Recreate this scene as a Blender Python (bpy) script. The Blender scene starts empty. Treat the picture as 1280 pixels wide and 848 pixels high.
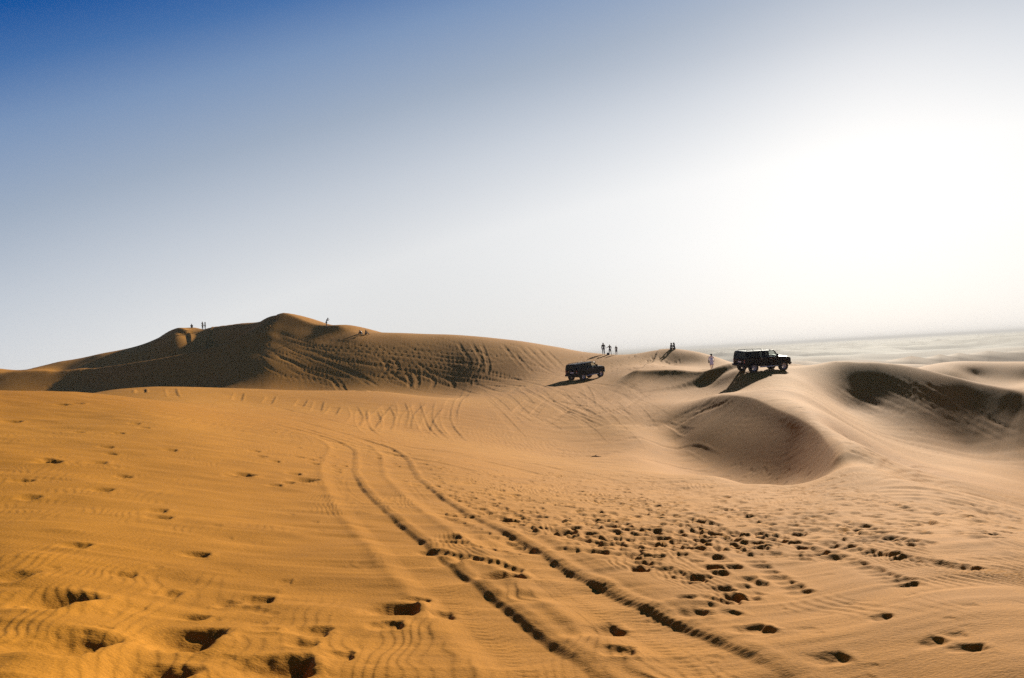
import bpy, bmesh, math, random
import numpy as np
from mathutils import Vector, Matrix, Quaternion

scene = bpy.context.scene
C = scene.collection
PI = math.pi
rnd = random.Random(7)
rng = np.random.default_rng(11)

# ------------------------------------------------------------------ camera
EYE = np.array([0.0, 0.0, 2.0])
PITCH, ROLL, FPX = math.radians(1.54), math.radians(3.04), 853.0
fwd = np.array([0, math.cos(PITCH), math.sin(PITCH)])
r0 = np.array([1.0, 0, 0]); u0 = np.array([0, -math.sin(PITCH), math.cos(PITCH)])
right = math.cos(ROLL) * r0 - math.sin(ROLL) * u0
up = math.sin(ROLL) * r0 + math.cos(ROLL) * u0
cam_data = bpy.data.cameras.new('camera')
cam_data.lens = 24.0; cam_data.sensor_width = 36.0
cam_data.clip_start = 0.05; cam_data.clip_end = 40000
cam = bpy.data.objects.new('camera', cam_data); C.objects.link(cam)
cam.matrix_world = Matrix(((right[0], up[0], -fwd[0], EYE[0]),
                           (right[1], up[1], -fwd[1], EYE[1]),
                           (right[2], up[2], -fwd[2], EYE[2]), (0, 0, 0, 1)))
scene.camera = cam

# ------------------------------------------------------------------ sky and sun
EXPOSURE, VEIL, GLOW = 1.14, 5.45, .2
SUN_AZ, SUN_EL = math.radians(29), math.radians(20)      # azimuth from +Y towards +X
sun_dir = np.array([math.sin(SUN_AZ) * math.cos(SUN_EL), math.cos(SUN_AZ) * math.cos(SUN_EL), math.sin(SUN_EL)])
world = bpy.data.worlds.new('World'); scene.world = world; world.use_nodes = True
wn, wl = world.node_tree.nodes, world.node_tree.links
wn.clear()
w_out = wn.new('ShaderNodeOutputWorld'); w_bg = wn.new('ShaderNodeBackground')
sky = wn.new('ShaderNodeTexSky'); sky.sky_type = 'NISHITA'; sky.sun_disc = False
sky.sun_elevation = SUN_EL; sky.sun_rotation = SUN_AZ
sky.air_density = 1.0; sky.dust_density = 2.0; sky.ozone_density = 3.0; sky.altitude = 0
def wmath(op, a, b=None, clamp=False):
    m = wn.new('ShaderNodeMath'); m.operation = op; m.use_clamp = clamp
    for i, v in enumerate((a, b)):
        if v is None: continue
        if isinstance(v, (int, float)): m.inputs[i].default_value = v
        else: wl.new(v, m.inputs[i])
    return m.outputs[0]
# dusty desert air: the clear sky is veiled in white towards the horizon and towards the sun
w_tc = wn.new('ShaderNodeTexCoord'); w_sep = wn.new('ShaderNodeSeparateXYZ'); wl.new(w_tc.outputs['Generated'], w_sep.inputs[0])
w_dot = wn.new('ShaderNodeVectorMath'); w_dot.operation = 'DOT_PRODUCT'; wl.new(w_tc.outputs['Generated'], w_dot.inputs[0]); w_dot.inputs[1].default_value = tuple(sun_dir)
cosg = w_dot.outputs['Value']
away = wmath('MINIMUM', wmath('SUBTRACT', 1.0, cosg), .8)
q_ = wmath('ADD', wmath('MAXIMUM', w_sep.outputs[2], 0.0), wmath('MULTIPLY', away, 0.42))
w_ramp = wn.new('ShaderNodeValToRGB'); el = w_ramp.color_ramp.elements
STOPS = [(0, (.77, .765, .755)), (.24, (.79, .80, .81)), (.34, (.58, .625, .69)), (.43, (.36, .435, .55)), (.515, (.20, .305, .50)), (.575, (.06, .165, .41)), (.625, (.002, .085, .34)), (1.0, (.001, .035, .18))]
while len(el) < len(STOPS): el.new(.5)
for e_, (p_, c_) in zip(el, STOPS): e_.position = p_; e_.color = (*c_, 1)
wl.new(q_, w_ramp.inputs[0])
glow = wmath('MULTIPLY', wmath('POWER', wmath('DIVIDE', wmath('MAXIMUM', wmath('SUBTRACT', cosg, .74), 0.0), .26), 1.8), wmath('MULTIPLY', wmath('SUBTRACT', 1.0, wmath('DIVIDE', wmath('SUBTRACT', w_sep.outputs[2], .14), .24, True), True), GLOW))
w_gl = wn.new('ShaderNodeCombineXYZ')
for i in range(3): wl.new(wmath('MULTIPLY', glow, (1.0, .99, .975)[i]), w_gl.inputs[i])
def wmix(mode, fac, a, b):
    x = wn.new('ShaderNodeMix'); x.data_type = 'RGBA'; x.blend_type = mode; x.inputs[0].default_value = fac
    wl.new(a, x.inputs[6]); wl.new(b, x.inputs[7]); return x.outputs[2]
veil = wmix('ADD', 1.0, w_ramp.outputs[0], w_gl.outputs[0])
w_sc = wn.new('ShaderNodeVectorMath'); w_sc.operation = 'SCALE'; wl.new(veil, w_sc.inputs[0]); w_sc.inputs[3].default_value = VEIL
wl.new(wmix('MIX', .97, sky.outputs[0], w_sc.outputs[0]), w_bg.inputs[0]); w_bg.inputs[1].default_value = 0.08
wl.new(w_bg.outputs[0], w_out.inputs[0])

sun_data = bpy.data.lights.new('sun', 'SUN'); sun_data.energy = 5.0
sun_data.angle = math.radians(1.2); sun_data.color = (1.0, 0.94, 0.80)
sun = bpy.data.objects.new('sun', sun_data); C.objects.link(sun)
sun.rotation_euler = Vector(-sun_dir).to_track_quat('-Z', 'Y').to_euler()

scene.view_settings.view_transform = 'Standard'; scene.view_settings.look = 'None'
scene.view_settings.exposure = EXPOSURE; scene.view_settings.gamma = 1.0
scene.cycles.use_denoising = False
scene.cycles.caustics_reflective = False; scene.cycles.caustics_refractive = False; scene.cycles.sample_clamp_indirect = 3.0
scene.cycles.max_bounces = 6; scene.cycles.volume_bounces = 1
HAZE = 0.0002

# ------------------------------------------------------------------ helpers
def ray(px, py):
    return fwd + (px - 640) / FPX * right + (424 - py) / FPX * up
def at(px, py, r):
    """the point at horizontal distance r seen at photograph pixel (px, py)"""
    d = ray(px, py); s = r / math.hypot(d[0], d[1])
    return EYE + s * d

def smooth(a, b, x):
    t = np.clip((x - a) / (b - a), 0, 1); return t * t * (3 - 2 * t)

def _hash(ix, iy, seed):
    h = (ix.astype(np.int64) * 374761393 + iy.astype(np.int64) * 668265263 + seed * 974634533) & 0xffffffff
    h = ((h ^ (h >> 13)) * 1274126177) & 0xffffffff
    h = ((h ^ (h >> 16)) * 2246822519) & 0xffffffff
    return ((h ^ (h >> 15)) & 0xffff).astype(np.float32) / 32767.5 - 1.0
def vnoise(x, y, seed=0):
    """smooth value noise in [-1, 1]"""
    fx, fy = np.floor(x), np.floor(y)
    tx, ty = (x - fx).astype(np.float32), (y - fy).astype(np.float32)
    ix, iy = fx.astype(np.int64), fy.astype(np.int64)
    tx = tx * tx * tx * (tx * (tx * 6 - 15) + 10); ty = ty * ty * ty * (ty * (ty * 6 - 15) + 10)
    a = _hash(ix, iy, seed); b = _hash(ix + 1, iy, seed); c = _hash(ix, iy + 1, seed); d = _hash(ix + 1, iy + 1, seed)
    return (a + (b - a) * tx) * (1 - ty) + (c + (d - c) * tx) * ty
def fbm(x, y, seed=0, oct=3):
    s = 0; amp = 1.0; tot = 0
    for k in range(oct):
        s = s + amp * vnoise(x * 2 ** k + 17.3 * k, y * 2 ** k - 9.1 * k, seed + k); tot += amp; amp *= 0.5
    return s / tot

# ------------------------------------------------------------------ the desert: control points (pixel, pixel, metres)
CP = """
0 848 4.5; 160 848 4.6; 320 848 4.5; 480 848 4.45; 640 848 4.4; 800 848 4.35; 1000 848 4.3; 1140 848 4.3; 1280 848 4.3
0 750 6.6; 200 750 6.5; 420 750 6.35; 640 750 6.2; 820 750 6.1; 1000 750 6.05; 1280 750 5.9
0 680 8.6; 250 680 8.5; 500 680 8.6; 760 680 8.8; 1000 680 8.7; 1280 680 8.3
0 620 11.8; 150 620 11.6; 330 620 12.3; 500 620 12.8; 640 640 11.6; 800 640 12.2; 1000 640 11.4; 1150 640 11.8
0 560 17; 125 560 17; 250 560 17.5; 380 575 17.5; 470 580 19; 560 580 20; 640 595 19; 740 605 19; 860 612 18; 1000 612 16.5
0 520 24; 100 520 24; 200 522 24; 280 535 24; 380 545 24; 470 556 25; 560 562 27
0 489.5 36; 50 489.5 36; 100 490 35; 150 494.5 34; 200 501 33; 300 520 31
500 535 38; 440 525 38; 560 545 36; 640 570 29; 700 575 30; 800 575 32
740 570 35; 740 545 43; 640 545 40; 640 520 50; 700 525 50; 780 520 50; 600 505 58; 560 500 60; 660 495 65; 720 500 62
300 500 50; 400 510 47; 200 490.5 52
140 487.5 60; 200 483.5 60; 260 484.5 60; 320 486.5 60; 400 489.5 61; 480 490.5 63
350 394 138; 395 406 128; 440 414.5 122; 395 400.3 140; 430 409 132; 460 418 120; 500 418.5 118; 560 420 115; 600 423 112; 650 428 109.273; 700 434.5 112; 750 442.5 108; 800 442 107
700 455 96; 700 475 80; 740 473 81; 790 455 92; 840 455 94; 750 458 95; 680 485 72; 760 485 70
840 437 101; 815 439 103; 870 441.5 98; 890 447 95; 915 456 90; 930 461 85; 870 453 93
-60 465 172; 0 461 165; 75 452.5 160; 125 444 157; 195 429 155.5; 222 414.5 157; 238 414.5 158; 258 414 157; 240 409.5 166; 258 412.5 165; 275 410 160; 300 406 152
760 475 76; 785 467 75.5; 800 463.5 75; 825 462.5 75; 850 462.5 74; 880 464.5 72.5; 900 467 71
800 481 70; 825 485 68; 850 486.5 68; 880 486 67; 895 484 66.5; 850 458.5 84; 890 461.5 82; 800 459 84
780 500 61; 820 505 56; 870 500 58; 920 490 57
950 464 67; 920 463.5 67.5; 985 464.5 67; 1000 458 78; 1030 454 77; 1060 452 76; 1095 453 75.5; 1130 456.5 75; 1165 464 75; 1200 473 75; 1240 482.5 74.5; 1280 492 74; 1310 499 74
1000 475 62; 1000 490 51; 960 480 56; 940 490 47; 1030 515 37
1062 582 18.8
800 548 42; 760 590 24; 900 596 23; 960 604 19.5
1060 480 70.3; 1060 510 64.6; 1060 535 46; 1060 555 30; 1070 575 20.5; 1110 590 18; 1030 480 67.5
1100 480 70.3; 1100 510 65; 1100 530 60; 1100 555 42; 1100 575 25
1150 490 68.9; 1150 515 64.7; 1150 540 60.2; 1150 560 55; 1150 578 44; 1150 590 28; 1150 602 18.5
1210 500 70.8; 1210 530 65.7; 1210 560 61; 1210 580 50; 1210 600 33; 1210 617 18
1280 510 71; 1280 530 67.6; 1280 560 62.8; 1280 585 57; 1280 605 40; 1280 620 28; 1280 640 14
1190 464 122; 1215 459.5 128; 1245 457 132; 1290 457 130; 1220 470 126; 1285 475 124.5; 1285 484 114"""
ctrl = [tuple(float(v) for v in s.split()) for line in CP.strip().splitlines() for s in line.split(';') if s.strip()]
P = [at(*c) for c in ctrl]
def polar(deg, r, z):
    a = math.radians(deg); return np.array([r * math.sin(a), r * math.cos(a), z])
def spline(pl, m=6):
    q = [pl[0]]; ext = np.vstack([2 * pl[0] - pl[1], pl, 2 * pl[-1] - pl[-2]])
    for k in range(1, len(ext) - 2):
        p0, p1, p2, p3 = ext[k - 1:k + 3]
        for t in np.linspace(0, 1, m + 1)[1:]: q.append(.5 * (2 * p1 + (p2 - p0) * t + (2 * p0 - 5 * p1 + 4 * p2 - p3) * t * t + (3 * p1 - p0 - 3 * p2 + p3) * t ** 3))
    return np.array(q)
def face(crest, foot, rows, sag, m, skip=0):
    """control points over the slope between a crest line and its foot"""
    A = spline(np.array([at(*c) for c in crest]), m); B = spline(np.array([at(*c) for c in foot]), m)
    for a_, b_ in zip(A, B):
        for f in rows:
            q = a_ + (b_ - a_) * f; q[2] -= (sag if 0 < f < 1 else 0) * (a_[2] - b_[2]); P.append(q)
def cols(t): return [tuple(float(v) for v in q.split()) for q in t.split(';')]
# the broad backlit face of the big dune
face(cols("-60 466 160;0 464.5 152;100 461 144;175 452 134;240 440 129;290 425 129;335 402 134"), cols("-60 489 148;0 489 140;100 486 133;175 482 121;240 482 112;290 483.5 103;335 485 98"), (0, .3, .65, 1), .025, 5)
face(cols("350 397 136;395 406 127.5;460 418.5 117;500 419 115;560 420.5 112;600 423.5 109;650 428.5 106.6"), cols("350 486 97;395 487 95;460 485 92;500 487 90;560 486 88;600 482 86;650 470 88"), (.3, .65, 1), .025, 4)
# the shaded back slope behind the spur
def seen(px, r, z):
    d = ray(px, 424); h = math.hypot(d[0], d[1]); return np.array([d[0] / h * r, d[1] / h * r, z])
for px, cy, cr, fr_, fz in ((0, 461, 165, 156, 3.2), (75, 452.5, 160, 150, 3.4), (125, 444, 157, 146, 3.6), (160, 437, 156, 143, 3.9), (195, 429, 155.5, 141, 4.3), (222, 415, 157, 140, 4.8), (258, 414.5, 157, 140, 5.7)):
    a_, b_ = at(px, cy, cr), seen(px, fr_, fz)
    for f in (.3, .65, 1.0): P.append(a_ + (b_ - a_) * f)
# the slip face of the hollow: from the brink to its foot
face(cols("888 497 50;905 494 48;939 497 43;969 510 37;995 521 32.5;1017 534 28.5;1032 550 25;1047 569 21"), cols("846 549 44.5;854 565 40;880 577 36.5;924 586 32.3;975 593 28;1000 594 25;1018 594 22.8;1035 591 20.6"), (0, .2, .45, .72, 1.0), .025, 5)
# ground that the photograph hides, or that lies outside it
for deg, r, z in [(-34, 42, .9), (-30, 42, .7), (-26, 44, .55), (-36, 60, .4), (-30, 75, -.4), (-24, 76, -.5), (-18, 76, -.8), (-12, 76, -1.0),
                  (-22, 141, 7.4), (-33, 95, -.3), (-27, 95, -.3),
                  (-40, 30, 1.8), (-48, 30, 2.0), (-48, 60, 1), (-43, 120, .3), (-46, 165, 4.2), (-48, 100, .2), (-50, 160, 4.0), (-48, 12, .4), (-48, 6, .1),
                  (-36, 195, -3), (-30, 195, -1), (-27, 188, 3), (-22, 185, 4), (-17, 175, 3), (-12, 165, 1), (-5, 160, -1), (2, 150, -3), (8, 140, -4),
                  (14, 130, -4), (18, 120, -5.5), (22, 112, -6.5), (26, 105, -6.8), (30, 92, -7), (36, 95, -8),
                  (-40, 240, -9), (-25, 260, -9), (-10, 240, -10), (5, 220, -10), (15, 200, -10), (25, 190, -10), (35, 170, -10), (45, 150, -10),
                  (42, 70, -7), (42, 55, -9), (42, 40, -7), (44, 18, -2.4), (48, 10, -1.2), (48, 5, -.1), (50, 70, -6),
                  (-30, 1.2, .3), (0, 1.2, .3), (30, 1.2, .3), (-30, 2.6, .2), (0, 2.6, .15), (30, 2.6, .12)]:
    P.append(polar(deg, r, z))
P = np.array(P)

# sharp brinks: polyline (pixels + metres), crest gain, lee width, wind width (m); the lee is on the left of the direction of travel
def poly(s):
    return np.array([at(*[float(v) for v in q.split()]) for q in s.split(';')])
BRINK = [(poly('875 499 51;888 497 50;905 494 48;939 497 43;969 510 37;995 521 32.5;1017 534 28.5;1032 550 25;1047 569 21;1062 582 18.8'), 1.2, 3.2, 13, -1),
         (poly('775 470 75.5;800 463.5 75;825 462.5 75;850 462.5 74;880 464.5 72.5;904 467.5 70.5'), 1.0, 3.0, 12, -1),
         (poly('338 399 135;350 396 136;395 406 128;440 414.5 122'), 1.3, 5, 14, -1),
         (poly('-60 466 160;0 464.5 152;100 461 144;175 452 134;240 440 129;290 425 129;335 402 134'), 1.4, 8, 14, -1),
         (poly('222 414.5 157;238 414.5 158;258 414 157;275 410 160'), .9, 5, 12, -1),
         (poly('1000 458 78;1030 454 77;1060 452 76;1095 453 75.5;1130 456.5 75;1165 464 75;1200 473 75;1240 482.5 74.5;1280 492 74;1330 504 74'), .9, 6, 12, -1)]
BRINK = [(spline(b_[0], 4), *b_[1:]) for b_ in BRINK]
def seg_dist(X, Y, pl):
    """signed distance to a polyline (positive on its right), and the fraction along it"""
    best = np.full(X.shape, 1e9, np.float32); sgn = np.zeros(X.shape, np.float32); frac = np.zeros(X.shape, np.float32)
    L = np.hypot(*(pl[1:, :2] - pl[:-1, :2]).T); cum = np.concatenate([[0], np.cumsum(L)]); tot = cum[-1]
    for k in range(len(pl) - 1):
        ax, ay = pl[k, :2]; dx, dy = pl[k + 1, :2] - pl[k, :2]
        t = np.clip(((X - ax) * dx + (Y - ay) * dy) / (L[k] ** 2), 0, 1)
        ex, ey = X - ax - t * dx, Y - ay - t * dy
        d = np.hypot(ex, ey); m = d < best
        best = np.where(m, d, best); sgn = np.where(m, np.sign(dy * ex - dx * ey), sgn)
        frac = np.where(m, (cum[k] + t * L[k]) / tot, frac)
    return best * sgn, frac
def brinks(X, Y):
    z = np.zeros(X.shape)
    for pl, A, wl_, ww, side in BRINK:
        d, f = seg_dist(X, Y, pl); d = d * side
        taper = smooth(0, .18, f) * smooth(1, .82, f)
        taper = np.where((f <= 0) | (f >= 1), 0, taper)
        z += A * taper * np.where(d > 0, np.exp(-np.abs(d) / ww), np.exp(-np.abs(d) / wl_))
    return z

VS = 0.45
def uv(X, Y):
    return np.arctan2(X, Y), VS * np.log(np.maximum(np.hypot(X, Y), .3))
pu, pv = uv(P[:, 0], P[:, 1])
def phi(d2):
    return np.where(d2 > 1e-12, .5 * d2 * np.log(d2 + 1e-20), 0)
n = len(P)
K = phi((pu[:, None] - pu[None]) ** 2 + (pv[:, None] - pv[None]) ** 2) + np.eye(n) * 8e-5
Q = np.stack([np.ones(n), pu, pv], 1)
A_ = np.block([[K, Q], [Q.T, np.zeros((3, 3))]])
# heights are fitted as angles so that every distance is matched equally well in the picture
rad = np.hypot(P[:, 0], P[:, 1])
rhs = (P[:, 2] - brinks(P[:, 0], P[:, 1]) - 2.0) / rad
sol = np.linalg.solve(A_, np.concatenate([rhs, np.zeros(3)]))
def base_z(X, Y):
    X = np.asarray(X, float); Y = np.asarray(Y, float)
    u, v = uv(X, Y); r = np.maximum(np.hypot(X, Y), .3)
    z = sol[n] + sol[n + 1] * u + sol[n + 2] * v
    for k in range(n):
        d2 = (u - pu[k]) ** 2 + (v - pv[k]) ** 2 + 1e-12
        z = z + sol[k] * .5 * d2 * np.log(d2)
    z = 2.0 + z * r + brinks(X, Y)
    ang = np.abs(np.arctan2(X, Y))
    z = np.where(r < 1.2, .3, z)
    w = smooth(math.radians(75), math.radians(50), ang)          # behind the camera the sand runs on gently
    z = z * w + (1 - w) * (0.2 - .012 * r)
    far = smooth(170, 240, r)
    plain = -10 + smooth(150, 700, r) * 5.0 * fbm(X / 150, Y / 150, 5, 2) * smooth(9000, 2500, r) + 4.5 * (1 - np.abs(fbm(X / 80, Y / 60, 8, 2)) * 2) * smooth(4000, 800, r)
    return z * (1 - far) + plain * far

# the sheet: fine where the photograph looks, coarse elsewhere
th_f = np.radians(np.linspace(-44, 44, 1270))
th = np.concatenate([np.radians(np.linspace(-180, -44, 90))[:-1], th_f, np.radians(np.linspace(44, 180, 90))[1:]])
rr = [0.25]
while rr[-1] < 14000:
    r = rr[-1]
    rr.append(r + (r * .06 if r < 3.2 else max(min(r * r / 1706 * .95, r * .0062), .0085) if r < 172 else min(r * .03, 400)))
rr = np.array(rr); NR, NT = len(rr), len(th)
TH, RR = np.meshgrid(th, rr)
X = (RR * np.sin(TH)).astype(np.float32); Y = (RR * np.cos(TH)).astype(np.float32)
Z = np.zeros(X.shape, np.float32)
for k in range(0, NR, 60):
    Z[k:k + 60] = base_z(X[k:k + 60], Y[k:k + 60])
BASE = Z.copy()

def sub(cx, cy, rad_):
    """index box of the sheet around a point"""
    r = math.hypot(cx, cy); a = math.atan2(cx, cy); da = rad_ / max(r, .3)
    return (slice(max(np.searchsorted(rr, r - rad_) - 1, 0), np.searchsorted(rr, r + rad_) + 1),
            slice(max(np.searchsorted(th, a - da) - 1, 0), np.searchsorted(th, a + da) + 1))
def ground(px, py):
    """where the line of sight through a photograph pixel first meets the sand"""
    d = ray(px, py); h = math.hypot(d[0], d[1]); a = math.atan2(d[0], d[1])
    j = min(max(np.searchsorted(th, a), 1), NT - 1); t = (a - th[j - 1]) / (th[j] - th[j - 1])
    prof = BASE[:, j - 1] * (1 - t) + BASE[:, j] * t
    los = 2.0 + rr / h * d[2]
    hit = np.nonzero((prof >= los) & (rr > 1.5))[0]
    if not len(hit) or hit[0] == 0: return None
    i = hit[0]; f0, f1 = los[i - 1] - prof[i - 1], los[i] - prof[i]
    r = rr[i - 1] + (rr[i] - rr[i - 1]) * f0 / (f0 - f1)
    return np.array([d[0] / h * r, d[1] / h * r, 2 + r / h * d[2]])
def sheet_z(x, y):
    r = math.hypot(x, y); a = math.atan2(x, y)
    i = min(max(np.searchsorted(rr, r), 1), NR - 1); j = min(max(np.searchsorted(th, a), 1), NT - 1)
    s = (r - rr[i - 1]) / (rr[i] - rr[i - 1]); t = (a - th[j - 1]) / (th[j] - th[j - 1])
    return float((Z[i - 1, j - 1] * (1 - t) + Z[i - 1, j] * t) * (1 - s) + (Z[i, j - 1] * (1 - t) + Z[i, j] * t) * s)

# ---- wind relief and ripples
wx = fbm(X / 1.3, Y / 2.6, 21, 3); wy = fbm(X / 6, Y / 9, 31, 2)
gr_ = np.gradient(BASE, axis=0) / np.gradient(rr)[:, None]; gt_ = np.gradient(BASE, axis=1) / (np.gradient(th)[None] * rr[:, None])
CALM = smooth(.30, .14, np.hypot(gr_, gt_))                        # steep slip faces stay smooth
mound = CALM * (0.030 + .018 * smooth(14, 6, RR)) * fbm(X / 1.6, Y / .9, 41, 3) * smooth(2, 6, RR) * smooth(90, 30, RR) + .05 * wy * smooth(60, 20, RR)
streak = 0.008 * fbm(X / 1.1 + .2 * wx, Y / .16, 51, 2) * smooth(26, 10, RR)
Z += mound + streak
patch = fbm(X / 2.2, Y / 3.0, 61, 3); patch2 = fbm(X / 9, Y / 12, 71, 2)
def ripple(ph):                                                   # gentle stoss, steeper lee
    s = np.ceil(ph) - ph
    return np.where(s < .68, .5 - .5 * np.cos(s / .68 * PI), .5 + .5 * np.cos((s - .68) / .32 * PI)) - .5
KEEP = np.ones(X.shape, np.float32)                              # where ruts and prints have wiped the ripples out
amp1 = (.0045 + .0095 * smooth(-2, 2.5, X)) * smooth(-.3, .4, patch + .35 * vnoise(X / .35, Y / .5, 66)) * smooth(30, 17, RR)
RIP = amp1 * ripple((X + .20 * Y + .22 * wx + .55 * patch + .075 * vnoise(X / .26, Y / .34, 64)) / .098)
amp2 = .011 * smooth(-.3, .4, patch2) * smooth(17, 32, RR) * smooth(95, 60, RR)
RIP += amp2 * ripple((X + .12 * Y + .5 * wx + 1.2 * patch2) / .30)
amp3 = .007 * smooth(-.3, .4, patch2) * smooth(45, 70, RR) * smooth(170, 120, RR)
RIP += amp3 * ripple((X + .2 * Y + .8 * wx) / .9)

# ---- tyre tracks
def track(pts, half=.17, depth=.08, rut=0, berm=.03, rag=.0, steep=1.0, lumps=0.0, fade=0):
    pl = []
    for px, py in pts:
        g = ground(px, py)
        if g is not None: pl.append(g)
    if len(pl) < 2: return
    pl = np.array(pl)
    # Catmull-Rom smoothing
    q = [pl[0]]
    ext = np.vstack([2 * pl[0] - pl[1], pl, 2 * pl[-1] - pl[-2]])
    for k in range(1, len(ext) - 2):
        p0, p1, p2, p3 = ext[k - 1:k + 3]
        m = 6
        for t in np.linspace(0, 1, m + 1)[1:]:
            q.append(.5 * (2 * p1 + (p2 - p0) * t + (2 * p0 - 5 * p1 + 4 * p2 - p3) * t * t + (3 * p1 - p0 - 3 * p2 + p3) * t ** 3))
    pl = np.array(q); W = half * 3.2
    L = np.hypot(*(pl[1:, :2] - pl[:-1, :2]).T); tot = L.sum(); cum = np.concatenate([[0], np.cumsum(L)])
    a = np.arctan2(pl[:, 0], pl[:, 1]); r = np.hypot(pl[:, 0], pl[:, 1])
    i0, i1 = max(np.searchsorted(rr, r.min() - W) - 1, 0), np.searchsorted(rr, r.max() + W) + 1
    da = W / r.min()
    j0, j1 = max(np.searchsorted(th, a.min() - da) - 1, 0), np.searchsorted(th, a.max() + da) + 1
    bx, by = X[i0:i1, j0:j1], Y[i0:i1, j0:j1]
    best = np.full(bx.shape, 1e9, np.float32); sg = np.zeros(bx.shape, np.float32); al = np.zeros(bx.shape, np.float32)
    for k in range(len(pl) - 1):
        if L[k] < 1e-6: continue
        mr = [max(np.searchsorted(rr, min(r[k], r[k + 1]) - W) - 1 - i0, 0), np.searchsorted(rr, max(r[k], r[k + 1]) + W) + 1 - i0]
        dd = W / max(min(r[k], r[k + 1]), .5)
        mt = [max(np.searchsorted(th, min(a[k], a[k + 1]) - dd) - 1 - j0, 0), np.searchsorted(th, max(a[k], a[k + 1]) + dd) + 1 - j0]
        s = (slice(*mr), slice(*mt)); x, y = bx[s], by[s]
        ax, ay = pl[k, :2]; dx, dy = pl[k + 1, :2] - pl[k, :2]
        t = np.clip(((x - ax) * dx + (y - ay) * dy) / L[k] ** 2, 0, 1)
        ex, ey = x - ax - t * dx, y - ay - t * dy; d = np.hypot(ex, ey); m = d < best[s]
        best[s] = np.where(m, d, best[s]); sg[s] = np.where(m, np.sign(dy * ex - dx * ey), sg[s]); al[s] = np.where(m, cum[k] + t * L[k], al[s])
    m = best < W
    if not m.any(): return
    d = best * sg
    nz = rag * vnoise(al / .21, np.sign(d) * 3 + al * 0, 91) + rag * .6 * vnoise(al / .08, np.sign(d) * 7 + al * 0, 92)
    e = np.abs(d) + nz
    fall = smooth(half * 1.25, half * (1 - .45 * steep), e)
    fade = fade or (max(.6, .3 * tot) if tot < 40 else 8)
    ends = smooth(0, fade, al) * smooth(tot, tot - fade, al)
    wob = 1 + lumps * 2 * fbm(al / .9, al * 0, 93, 2)
    lean = 1 - .55 * np.clip(d / half, -1, 1) if lumps else 1.0       # deeper along the edge away from the wind
    dz = -depth * wob * fall * lean + berm * wob * np.exp(-((e - half * 1.55) / (half * .55)) ** 2)
    if rut:                                                      # wind-worn rut: long gentle left flank, steep right bank
        s_ = -d + .03 * vnoise(al / 1.3, al * 0, 96) + .008 * fbm(al / .16, al * 0, 97, 2)
        ph = al / .95 + 1.2 * vnoise(al / 2.3, al * 0, 94); ph = ph - np.floor(ph)                     # scoured in steps: each deepens slowly and ends at a small sill
        D = rut * (.7 + .5 * smooth(0, .8, ph) * smooth(1, .85, ph)) * np.clip(.78 + .7 * vnoise(al / 2.6, al * 0, 90), .35, 1.15)
        shp = smooth(-.42, -.20, s_) * smooth(.30, .20, s_) * (1 + .25 * s_ / .3)
        lump = 1 + .35 * fbm(al / .3, s_ / .2, 99, 2)
        dz = -D * shp + .45 * rut * lump * np.exp(-((s_ - .37) / .07) ** 2) + .40 * rut * lump * np.exp(-((s_ + .46) / .08) ** 2)
        dz += shp * (.0025 * np.sin((al + .5 * np.abs(s_ + .08)) / .085 * 2 * PI) * smooth(.14, .08, np.abs(s_ + .08)))
        fall = smooth(.42, .30, np.abs(s_ + .05))
    else:
        dz += fall * .006 * vnoise(al / .12, d / .1, 95)
    Z[i0:i1, j0:j1] += np.where(m, dz * ends, 0)
    KEEP[i0:i1, j0:j1] *= np.where(m, 1 - .85 * fall * ends, 1)

def px_list(s): return [tuple(float(v) for v in q.split()) for q in s.split(';')]
# the two ruts that run towards the photographer
track(px_list('325 527;375 539;412 550;430 562;428 585;438 608;468 645;515 690;560 727;627 785;700 848;770 905;850 965;960 1040'), .27, rut=.026, fade=3.0)
track(px_list('415 539;452 550;480 560;496 573;505 593;528 613;560 637;620 672;690 717;770 762;860 808;930 848;1000 888;1080 930;1200 985'), .27, rut=.029, fade=3.0)
for s in """520 565;600 573;660 580;735 597|580 572;650 588;690 597|470 553;540 563;600 571|345 520;420 540;480 553;540 565;600 578
350 529;420 549;470 562|430 550;520 575;600 592;680 608|360 540;440 558;520 570""".replace('\n', '|').split('|'):
    track(px_list(s), .15, .05, .015, .03)
for s, dp in (('600 640;680 690;770 742;880 800;990 848;1100 895', .014), ('560 622;640 664;740 715;850 770;960 815;1060 848;1180 890', .012), 
              ('640 575;760 600;900 640;1040 690;1200 760', .018), ('660 568;790 592;940 632;1080 682;1240 745', .018), ('330 505;420 528;520 548;640 566', .03), ('345 498;440 520;540 540;660 560', .03)):
    track(px_list(s), .16, dp, dp * .6, .02, .6, .4, 4)
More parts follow.
